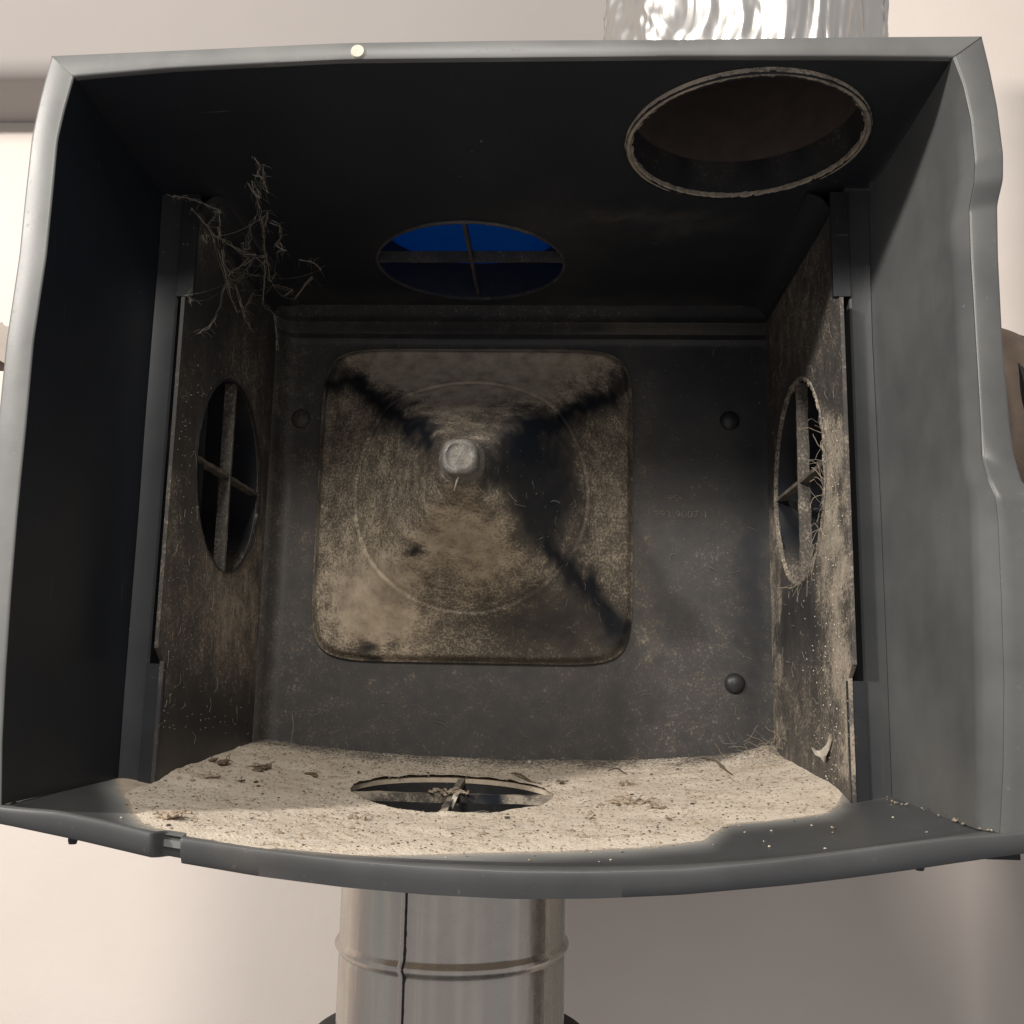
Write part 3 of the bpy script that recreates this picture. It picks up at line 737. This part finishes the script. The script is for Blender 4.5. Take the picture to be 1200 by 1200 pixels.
for j in range(41):
    x = c_.x-.16+.175*j/40
    for i in range(n):
        q = 2*pi*i/n; rr = .0205+.004*noise.noise(Vector((x*90, cos(q)*2.5, sin(q)*2.5)))+.002*noise.noise(Vector((x*250, cos(q)*6, sin(q)*6)))
        vs.append((x, .33+cos(q)*rr, c_.z+sin(q)*rr))
for j in range(40):
    for i in range(n): i2 = (i+1) % n; fs.append((j*n+i, j*n+i2, (j+1)*n+i2, (j+1)*n+i))
fs.append(tuple(range(n))); fs.append(tuple(40*n+i for i in range(n-1, -1, -1)))
mk('foil_wrap', vs, fs, FOIL, fl, auto=25)
m = MB(); m.box((c_.x-.18, .318, c_.z-.0235), (c_.x+.018, .342, c_.z-.0195)); m.build('bracket', BROWN, fl, smooth=False)

# ------------------------------------------------------------------ settled dust on the floor
def dthick(x, y):
    m = dustmask(x, y); hr_ = hypot(x-FH[0], y-FH[1])-FH[2]
    t = lerp(-.0012, .0016, sstep(-.010, .030, m))+sstep(0, .03, m)*(.0010*noise.noise(Vector((x*28, y*28, 0)))+.0007*noise.noise(Vector((x*80, y*80, 4))))+.0004*noise.noise(Vector((x*210, y*210, 1)))
    t += .0010*exp(-(hr_/.006)**2)*(.6+noise.noise(Vector((x*60, y*60, 7))))
    t += .0035*sstep(.405, .44, y)*(.6+.4*noise.noise(Vector((x*14, 0, 3))))
    t += .005*exp(-(hypot(x-.228, y-.425)/.022)**2)
    return t
def dcover(x, y):
    m = dustmask(x, y); v = sstep(-.012, .016, m)
    v *= 1-.42*sstep(.18, .36, y)-.34*sstep(.36, .435, y)
    return clamp(v+.15*noise.noise(Vector((x*22, y*22, 9))))
v, f, N = plate([(-.2825, .015), (.2385, .015), (.2385, .4318), (-.2825, .4318)], [(FH[0], FH[1], FH[2]-.001)], lambda x, y: (x, y, zfloor(x, y)+.0006+dthick(x, y)), (0, 0, -1), .0003, .0026, .0007)
v = v[:N]; f = [q for q in f if max(q) < N]
f = [q for q in f if max(dustmask(v[k].x, v[k].y) for k in q) > -.014]
# ragged edge at the opening
for p in v:
    hr_ = hypot(p.x-FH[0], p.y-FH[1])
    if hr_ < FH[2]+.002:
        s_ = 1-.018*max(0, noise.noise(Vector((p.x*70, p.y*70, 3))))-.006; p.x = FH[0]+(p.x-FH[0])*s_; p.y = FH[1]+(p.y-FH[1])*s_
mk('dust_layer', v, f, DUST, attrs={'thick': [dcover(p.x, p.y) for p in v]}, label='thick pale beige dust settled over the floor of the box', kind='stuff', auto=180)

def blob(m, c, r, sx=1, sy=1, sz=1, mi=0, sub=0):
    t = (1+5**.5)/2
    V = [(-1,t,0),(1,t,0),(-1,-t,0),(1,-t,0),(0,-1,t),(0,1,t),(0,-1,-t),(0,1,-t),(t,0,-1),(t,0,1),(-t,0,-1),(-t,0,1)]
    Fc = [(0,11,5),(0,5,1),(0,1,7),(0,7,10),(0,10,11),(1,5,9),(5,11,4),(11,10,2),(10,7,6),(7,1,8),(3,9,4),(3,4,2),(3,2,6),(3,6,8),(3,8,9),(4,9,5),(2,4,11),(6,2,10),(8,6,7),(9,8,1)]
    q = random.uniform(0, 6.3); cq, sq_ = cos(q), sin(q); vs = []
    for a in V:
        k = r/1.9*random.uniform(.7, 1.25); x, y, z = a[0]*k*sx, a[1]*k*sy, a[2]*k*sz
        vs.append((c[0]+x*cq-y*sq_, c[1]+x*sq_+y*cq, c[2]+z))
    m.add(vs, Fc, mi)
# grit on the floor
m = MB(); n = 0
while n < 5200:
    x = random.uniform(-.28, .236); y = random.uniform(.02, .43)
    dmk = dustmask(x, y)
    if dmk < -.02 or (dmk < .006 and random.random() < .93) or hypot(x-FH[0], y-FH[1]) < FH[2]: continue
    z = zfloor(x, y)+.0006+max(0, dthick(x, y)); r = random.choice((.0005, .0006, .0008, .001))*random.uniform(.7, 1.2)
    if random.random() < .012: r = random.uniform(.0014, .0024)
    blob(m, (x, y, z+r*.2), r, 1.2, 1, .6, 0 if random.random() < .86 else (1 if random.random() < .8 else 2)); n += 1
for _ in range(60):   # loose crumbs on the clean front part
    x = random.uniform(-.27, .25); y = random.uniform(.008, .12)
    if dustmask(x, y) > -.002: continue
    blob(m, (x, y, zfloor(x, y)+.0006), random.uniform(.0005, .0011), 1, 1, .6, 2 if random.random() < .6 else 0)
for _ in range(150):   # crumbs along the right wall foot and round the floor opening
    if random.random() < .4: y = random.uniform(.0, .20)**1.0; x = interp([(.0, .272), (.172, .262)], y)-abs(random.gauss(0, .005)) if noise.noise(Vector((0, y*60, 5))) > -.1 else .2
    else:
        q = random.uniform(0, 6.3); rr = FH[2]+random.gauss(.001, .002); x, y = FH[0]+rr*cos(q), FH[1]+rr*sin(q)
    blob(m, (x, y, zfloor(x, y)+.0018), random.uniform(.0004, .0011), 1, 1, .8, 0 if random.random() < .8 else 1)
m.build('grit', [GRIT1, GRIT2, PALE], smooth=False, kind='stuff', label='fine crumbs and grit strewn over the beige dust')

# lint flakes stuck to the upright faces
m = MB()
def flake(m, p, nrm, r, mi): 
    nrm = Vector(nrm); a = nrm.orthogonal().normalized(); b2 = nrm.cross(a); q0 = random.uniform(0, 6)
    vs = [Vector(p)+nrm*.0012]; k = 5; st = random.uniform(.4, 1)
    for i in range(k):
        q = q0+2*pi*i/k; vs.append(Vector(p)+nrm*.0004+a*cos(q)*r*random.uniform(.6, 1.2)+b2*sin(q)*r*st*random.uniform(.6, 1.2))
    m.add(vs, [(0, i+1, (i+1) % k+1) for i in range(k)], mi)
def onpyr(px, py):
    "march the line of sight onto the pyramid surface"
    r = D_ + R2*((px-600)/F) + U2*((600-py)/F)
    for i in range(400):
        y = lerp(.20, Y2, i/399); p = CAM+r*((y+.6)/r.y); t = clamp((Y2-y)/.21)
        best = None
        s_lo, s_hi = 0., 1.
        for _ in range(12):
            sm = (s_lo+s_hi)/2
            if pyr_h(sm) > Y2-y: s_lo = sm
            else: s_hi = sm
        s_ = s_hi; cx = lerp(PC[0], AP.x, 1-s_); cz = lerp(PC[1], AP.z, 1-s_)
        if max(abs(p.x-cx)/PW, abs(p.z-cz)/PH) <= s_: return p
    return CAM+r*((Y2-.002+.6)/r.y)
for _ in range(1500):
    k = random.random()
    if k < .42:
        px, py = random.gauss(975, 16), random.uniform(480, 925); 
        if not 905 < px < 1000: continue
        p = at(px, py, 0, XR)
        if hypot(p.y-HR[0], p.z-HR[1]) < HR[2]+.001 or p.y > Y2-.004 or p.y < .162 or p.z < -.09: continue
        flake(m, p, (-1, 0, 0), random.uniform(.0004, .0011), 0 if random.random() < .7 else 1)
    elif k < .6:
        px, py = random.uniform(190, 300), random.uniform(420, 860); p = at(px, py, 0, XL)
        if hypot(p.y-HL[0], p.z-HL[1]) < HL[2]+.001 or p.y > Y2-.004 or p.y < .162 or p.z < -.09: continue
        flake(m, p, (1, 0, 0), random.uniform(.0004, .0009), 0)
    elif k < .8:
        px, py = random.uniform(330, 890), random.uniform(400, 880)
        if 365 < px < 750 and 400 < py < 782: continue
        p = at(px, py, 1, Y2)
        if p.z < zfloor(p.x, .43)+.01: continue
        flake(m, p, (0, -1, 0), random.uniform(.0004, .0010), 0)
    else:
        px, py = (random.gauss(560, 50), random.gauss(610, 50)) if random.random() < .5 else (random.uniform(380, 735), random.uniform(500, 760))
        if not (380 < px < 735 and 480 < py < 765): continue
        flake(m, onpyr(px, py)+Vector((0, -.0006, 0)), (0, -.9, -.3), random.uniform(.0003, .0007), 0)
m.build('lint_flakes', [LINT, PALE], smooth=False, kind='stuff', label='tiny pale lint flakes stuck to the walls inside the box')

# fibres and hairs
m = MB()
def fibre(m, p, nrm, Ln, r, mi=0, curl=1.2):
    nrm = Vector(nrm).normalized(); a = nrm.orthogonal().normalized(); b2 = nrm.cross(a); q = random.uniform(0, 6.3); k = random.gauss(0, curl)/7
    P_ = [Vector(p)+nrm*.0008]; lift = random.uniform(.0, .35)
    for i in range(7):
        q += k+random.gauss(0, .12); P_.append(P_[-1]+(a*cos(q)+b2*sin(q))*Ln/7+nrm*lift*Ln/7*(1 if i < 4 else -1))
    m.tube(P_, r, 4, mi)
for _ in range(520):
    k = random.random(); Ln = random.uniform(.004, .018); r = random.uniform(.00010, .00022)
    if k < .35:
        px, py = random.uniform(905, 998), random.uniform(300, 925); p = at(px, py, 0, XR)
        if hypot(p.y-HR[0], p.z-HR[1]) < HR[2]+.001 or p.y > Y2-.004 or p.y < .17 or p.z < -.09: continue
        fibre(m, p, (-1, 0, 0), Ln, r)
    elif k < .55:
        px, py = random.uniform(190, 300), random.uniform(420, 860); p = at(px, py, 0, XL)
        if hypot(p.y-HL[0], p.z-HL[1]) < HL[2]+.001 or p.y > Y2-.004 or p.y < .17 or p.z < -.09: continue
        fibre(m, p, (1, 0, 0), Ln, r)
    elif k < .8:
        px, py = random.uniform(330, 890), random.uniform(400, 880)
        if 365 < px < 750 and 400 < py < 782: continue
        p = at(px, py, 1, Y2)
        if p.z < zfloor(p.x, .43)+.01: continue
        fibre(m, p, (0, -1, 0), Ln, r)
    else:
        px, py = random.uniform(450, 735), random.uniform(560, 740); fibre(m, onpyr(px, py)+Vector((0, -.001, 0)), (0, -1, -.2), Ln*.7, r)
# corner fluff bottom right of the box
for _ in range(110):
    p = at(random.gauss(905, 26), random.uniform(868, 912), 1, random.uniform(.36, .425))
    if p.x > XR-.001: p.x = XR-.002
    P_ = [p]; d_ = Vector((random.gauss(0, 1), random.gauss(0, .4), random.gauss(.2, .8))).normalized()
    for i in range(6): d_ = (d_+Vector((random.gauss(0, .3), random.gauss(0, .2), random.gauss(0, .3)))).normalized(); P_.append(P_[-1]+d_*random.uniform(.002, .006))
    P_ = [Vector((min(q.x, XR-.001), min(q.y, Y2-.002), q.z)) for q in P_]
    m.tube(P_, .00016, 4, 1 if random.random() < .5 else 0)
# hairs hanging round the right opening
for _ in range(60):
    q = random.uniform(-1.9, .35); q = -q if False else q
    p = Vector((XR-.001, HR[0]-cos(q)*HR[2], HR[1]+sin(q)*HR[2])); P_ = [p]; d_ = Vector((random.uniform(-.6, .1), random.gauss(0, 1), random.gauss(0, 1))).normalized()
    for i in range(6): d_ = (d_+Vector((0, random.gauss(0, .35), random.gauss(-.05, .35)))).normalized(); P_.append(P_[-1]+d_*random.uniform(.0015, .005))
    m.tube(P_, random.uniform(.00015, .0003), 4, 1 if random.random() < .4 else 0)
for _ in range(650):   # hairs matted into the dust on the floor
    x = random.uniform(-.28, .236); y = random.uniform(.02, .43) if random.random() < .6 else random.gauss(.40, .02)
    if y > .43 or dustmask(x, y) < .002 or hypot(x-FH[0], y-FH[1]) < FH[2]+.002: continue
    fibre(m, (x, y, zfloor(x, y)+.0008+max(0, dthick(x, y))), (0, 0, 1), random.uniform(.004, .014), random.uniform(.0001, .0002), 0 if random.random() < .5 else 1)
m.build('lint_fibres', [LINT, GRIT1], kind='stuff', label='fine hairs and fibres clinging to the inside walls')

# cobweb at the upper left ---------------------------------
WB = [[(490,20),(520,80),(512,120),(550,170),(565,230)], [(485,125),(545,140),(548,60)],
 [(460,180),(500,250),(515,290),(530,380),(545,450),(550,560),(570,650),(585,750)], [(470,160),(490,225),(520,260),(515,210)],
 [(0,245),(130,265),(230,310),(290,330),(285,480)], [(120,320),(190,400),(240,470),(280,570),(320,700),(345,820),(380,910),(420,930),(480,1040)],
 [(280,490),(350,530),(420,570),(490,600),(550,600)], [(310,510),(360,540),(430,590),(500,590)], [(500,370),(470,430),(455,500),(460,560),(430,560),(425,520),(450,520)],
 [(490,600),(450,670),(400,730),(340,765),(320,770)], [(480,620),(420,660),(350,690),(335,720)], [(340,690),(400,670),(460,610)], [(345,720),(300,830),(290,900),(240,1000),(150,1060)],
 [(550,620),(555,700),(545,800),(545,890),(600,930),(620,1020),(620,1150)], [(500,610),(540,640),(560,700)], [(580,400),(640,420),(640,500),(620,540),(680,570)], [(620,590),(660,560),(640,520)],
 [(430,705),(520,715)], [(600,770),(720,800),(660,835)], [(750,620),(820,630),(880,680)], [(720,850),(830,720)], [(530,380),(570,340),(550,420)],
 [(210,430),(260,360),(250,340),(290,340)], [(205,440),(205,520),(185,480)], [(300,560),(310,640),(340,690)], [(400,870),(430,930),(480,820)], [(590,750),(620,700)], [(345,760),(385,775),(400,850),(430,940)], [(240,470),(290,500),(280,430)], [(90,830),(120,860)]]
def leftlim(a, b_):
    p = at(a, b_, 0, XL+.004); return p.y if .05 < p.y < .5 else .5
m = MB()
for L_ in WB:
    pts = [at(200+x/5, 180+y/5, 1, min(leftlim(200+x/5, 180+y/5), .33+.03*noise.noise(Vector((x*.004, y*.004, 1))), at(200+x/5, 180+y/5, 2, .378).y)) for x, y in L_]
    pts = resample(pts, max(8, int(len(pts)*6)))
    for strand in range(3):
        j = random.random()*50; amp = .0012 if strand == 0 else .0035
        P_ = [p+Vector((noise.noise(p*70+Vector((j, 0, 0))), noise.noise(p*70+Vector((0, j, 0))), noise.noise(p*70+Vector((0, 0, j)))))*amp for p in pts]
        rr = random.uniform(.00016, .00030) if strand == 0 else random.uniform(.00007, .00016)
        m.tube(P_, [max(.00005, rr*(1+1.3*noise.noise(p*260))) for p in P_], 5)
    for p in P_:
        if random.random() < .55:
            d_ = Vector((random.gauss(0, 1), random.gauss(0, .6), random.gauss(-.3, 1))).normalized(); l_ = random.uniform(.002, .009)
            m.tube([p, p+d_*l_*.4, p+d_*l_*.8+Vector((.001, 0, -.001)), p+d_*l_+Vector((.002, 0, -.003))], .00007, 3)
ends = [at(200+x/5, 180+y/5, 1, .20) for x, y in ((490, 20), (500, 370), (0, 245))]
for _ in range(26):   # fine sagging threads between the strands
    L1, L2 = random.sample(WB, 2); (x1, y1), (x2, y2) = random.choice(L1), random.choice(L2)
    if hypot(x1-x2, y1-y2) > 420: continue
    q1, q2 = (at(200+x/5, 180+y/5, 1, min(leftlim(200+x/5, 180+y/5), .32, at(200+x/5, 180+y/5, 2, .378).y)) for x, y in ((x1, y1), (x2, y2)))
    m.tube([q1.lerp(q2, t/8)-Vector((0, 0, .006*sin(pi*t/8))) for t in range(9)], random.uniform(.00006, .00011), 3)
m.build('cobweb', WEB, label='tangled dusty cobweb hanging at the upper left inside corner', cat='cobweb')
for L_, y_, lb_ in (([(62, 328), (78, 329), (93, 336), (95, 318), (96, 293)], .06, 'single white thread with a kink on the dark left wall of the box'),
               ([(1048, 146), (1068, 148), (1090, 150)][:0], .1, ''),
               ([(342, 836), (344, 850), (340, 878)], .40, 'thin dark hair standing in the dust by the back left corner')):
    if not L_: continue
    m = MB(); m.tube(smooth(resample([at(a, b_, 1, y_) for a, b_ in L_], 16), 1), .00028, 5); m.build('thread', LINT, label=lb_, cat='thread')

# larger debris, one by one ---------------------------------
def floorpt(px, py):
    r = D_ + R2*((px-600)/F) + U2*((600-py)/F); lo_, hi_ = .3, 1.4
    for _ in range(30):
        t = (lo_+hi_)/2; p = CAM+r*t
        if p.z > zfloor(p.x, p.y)+.003: lo_ = t
        else: hi_ = t
    return CAM+r*lo_
GRP = 'bits of debris lying in the dust'
def clump(px, py, r, mt, label, n=9, flat=.5, cat='debris', name='dust_clump'):
    p = floorpt(px, py); m = MB()
    for _ in range(n):
        o = Vector((random.gauss(0, r*.55), random.gauss(0, r*.55), abs(random.gauss(0, r*.3*flat)))); blob(m, p+o, r*random.uniform(.25, .6), random.uniform(.8, 1.6), 1, flat, 0)
    for _ in range(n//2):
        o = Vector((random.gauss(0, r*.6), random.gauss(0, r*.6), r*.2)); d_ = Vector((random.gauss(0, 1), random.gauss(0, 1), .6)).normalized(); m.tube([p+o, p+o+d_*r*.8, p+o+d_*r*1.4+Vector((0, 0, -r*.3))], r*.06, 4)
    m.build(name, mt, smooth=False, label=label, cat=cat, group=GRP)
clump(262, 895, .0065, BARK, 'dark crumbly clump nearest the foot of the left inner wall', 12)
clump(305, 901, .0075, BARK, 'dark shredded clump in the dust, the widest one at the left', 12)
clump(249, 911, .006, GRIT1, 'tan crumb heap just below the dark clump at the left wall foot', 9)
clump(366, 908, .0055, BARK, 'small brown clump halfway between the left wall and the floor opening', 8)
clump(283, 916, .003, GRIT2, 'tiny black crumb in the dust at the left', 4)
clump(200, 957, .0062, GRIT1, 'tan clod lying alone on the clean grey edge at the front left', 12, .7)
clump(416, 959, .0042, GRIT1, 'round tan crumb in front of the left end of the floor opening', 9, .9)
clump(420, 906, .0030, GRIT2, 'small black pellet behind the left end of the floor opening', 3, .8)
clump(661, 918, .0042, BARK, 'roundish brown crumb behind the right end of the floor opening', 6, .9)
clump(740, 941, .0085, GRIT1, 'loose heap of tan flakes in the dust right of the floor opening', 22)
clump(768, 946, .005, GRIT1, 'small tan heap at the right end of the flaky heap', 10)
clump(693, 960, .003, BARK, 'tiny brown crumb in the dust right of centre near the front', 4)
clump(785, 960, .003, BARK, 'little brown crumb standing apart in the dust at front right', 4)
clump(203, 893, .008, LINT, 'grey fluff of web and flakes at the foot of the left pilaster', 14, 1.1, 'fluff', 'fluff')
clump(732, 920, .005, GRIT1, 'upright tan shred behind the loose flaky heap', 7, 1.5)
def twig(pts, r, mt, label, name='twig', cat='twig'):
    P_ = [floorpt(a, b_)+Vector((0, 0, .001+.002*sin(i*2.))) for i, (a, b_) in enumerate(pts)]
    m = MB(); P_ = smooth(resample(P_, 14), 2); m.tube(P_, [r*(.6+.5*sin(pi*i/13)) for i in range(14)], 6)
    m.build(name, mt, label=label, cat=cat, group=GRP)
twig([(600, 907), (612, 912), (622, 916), (634, 919)], .0011, BARK, 'short brown twig lying behind the right half of the floor opening')
twig([(818, 888), (838, 893), (850, 902), (858, 908)], .0010, BARK, 'thin brown twig in the dust near the back right corner')
twig([(712, 905), (722, 903), (735, 907)], .0007, GRIT2, 'short dark sliver between the two twigs')
# pale flake hanging over the floor opening's bars
m = MB(); a = at(537, 925, 1, .275); b2 = at(528, 946, 1, .235); 
for s_ in (0, 1):
    pass
sd = Vector((.0028, 0, .0004)); mid = (a+b2)/2+Vector((.001, 0, .003))
m.add([a-sd, a+sd, mid+sd*.9, mid-sd*.8, b2+sd*.8, b2-sd*.7, a-sd+Vector((0, .0006, -.0012)), a+sd+Vector((0, .0006, -.0012)), b2+sd*.8+Vector((0, .0006, -.0012)), b2-sd*.7+Vector((0, .0006, -.0012))],
      [(0, 1, 2, 3), (3, 2, 4, 5), (7, 6, 9, 8), (0, 3, 5, 9, 6), (1, 7, 8, 4, 2), (5, 4, 8, 9), (1, 0, 6, 7)])
m.build('flake', PALE, smooth=False, label='pale curled flake draped over the cross bars of the floor opening', cat='flake', group=GRP)
c0 = floorpt(540, 930)
m = MB()
for _ in range(34): blob(m, Vector((HB[0]+random.gauss(-.002, .008), FH[1]+random.gauss(-.002, .006), -.1058+abs(random.gauss(0, .0015)))), random.uniform(.001, .003), 1.2, 1, .7, 0)
m.build('dust_clump', GRIT1, smooth=False, label='tan dust clump caught where the floor opening bars cross', cat='debris', group=GRP)
# white bird-shaped scrap on the right inner wall
m = MB(); W = [(952, 876), (957, 880), (963, 880), (970, 873), (974, 860), (975, 866), (972, 878), (968, 886), (967, 894), (963, 888), (957, 885)]
vs = [at(a, b_, 0, XR-.0015-.002*(k % 3 == 1)) for k, (a, b_) in enumerate(W)]; K = len(vs); vs2 = vs+[p+Vector((-.0012, 0, .0003)) for p in vs]
m.add(vs2, [tuple(range(K)), tuple(range(2*K-1, K-1, -1))]+[(k, (k+1) % K, (k+1) % K+K, k+K) for k in range(K)])
m.build('feather_scrap', PALE, smooth=False, label='pale winged scrap stuck low on the dusty right inner wall', cat='scrap', group='pale scraps clinging inside the box')
# pale straw on the pyramid under its knob
m = MB(); a = onpyr(541, 552); b2 = onpyr(533, 575); m.tube([a+Vector((0, -.003, 0)), (a+b2)/2+Vector((.0, -.008, 0)), b2+Vector((0, -.004, 0))], [.0006, .0009, .0005], 5)
m.build('straw', PALE, label='short pale straw stuck just below the knob of the pyramid', cat='straw', group='pale scraps clinging inside the box')
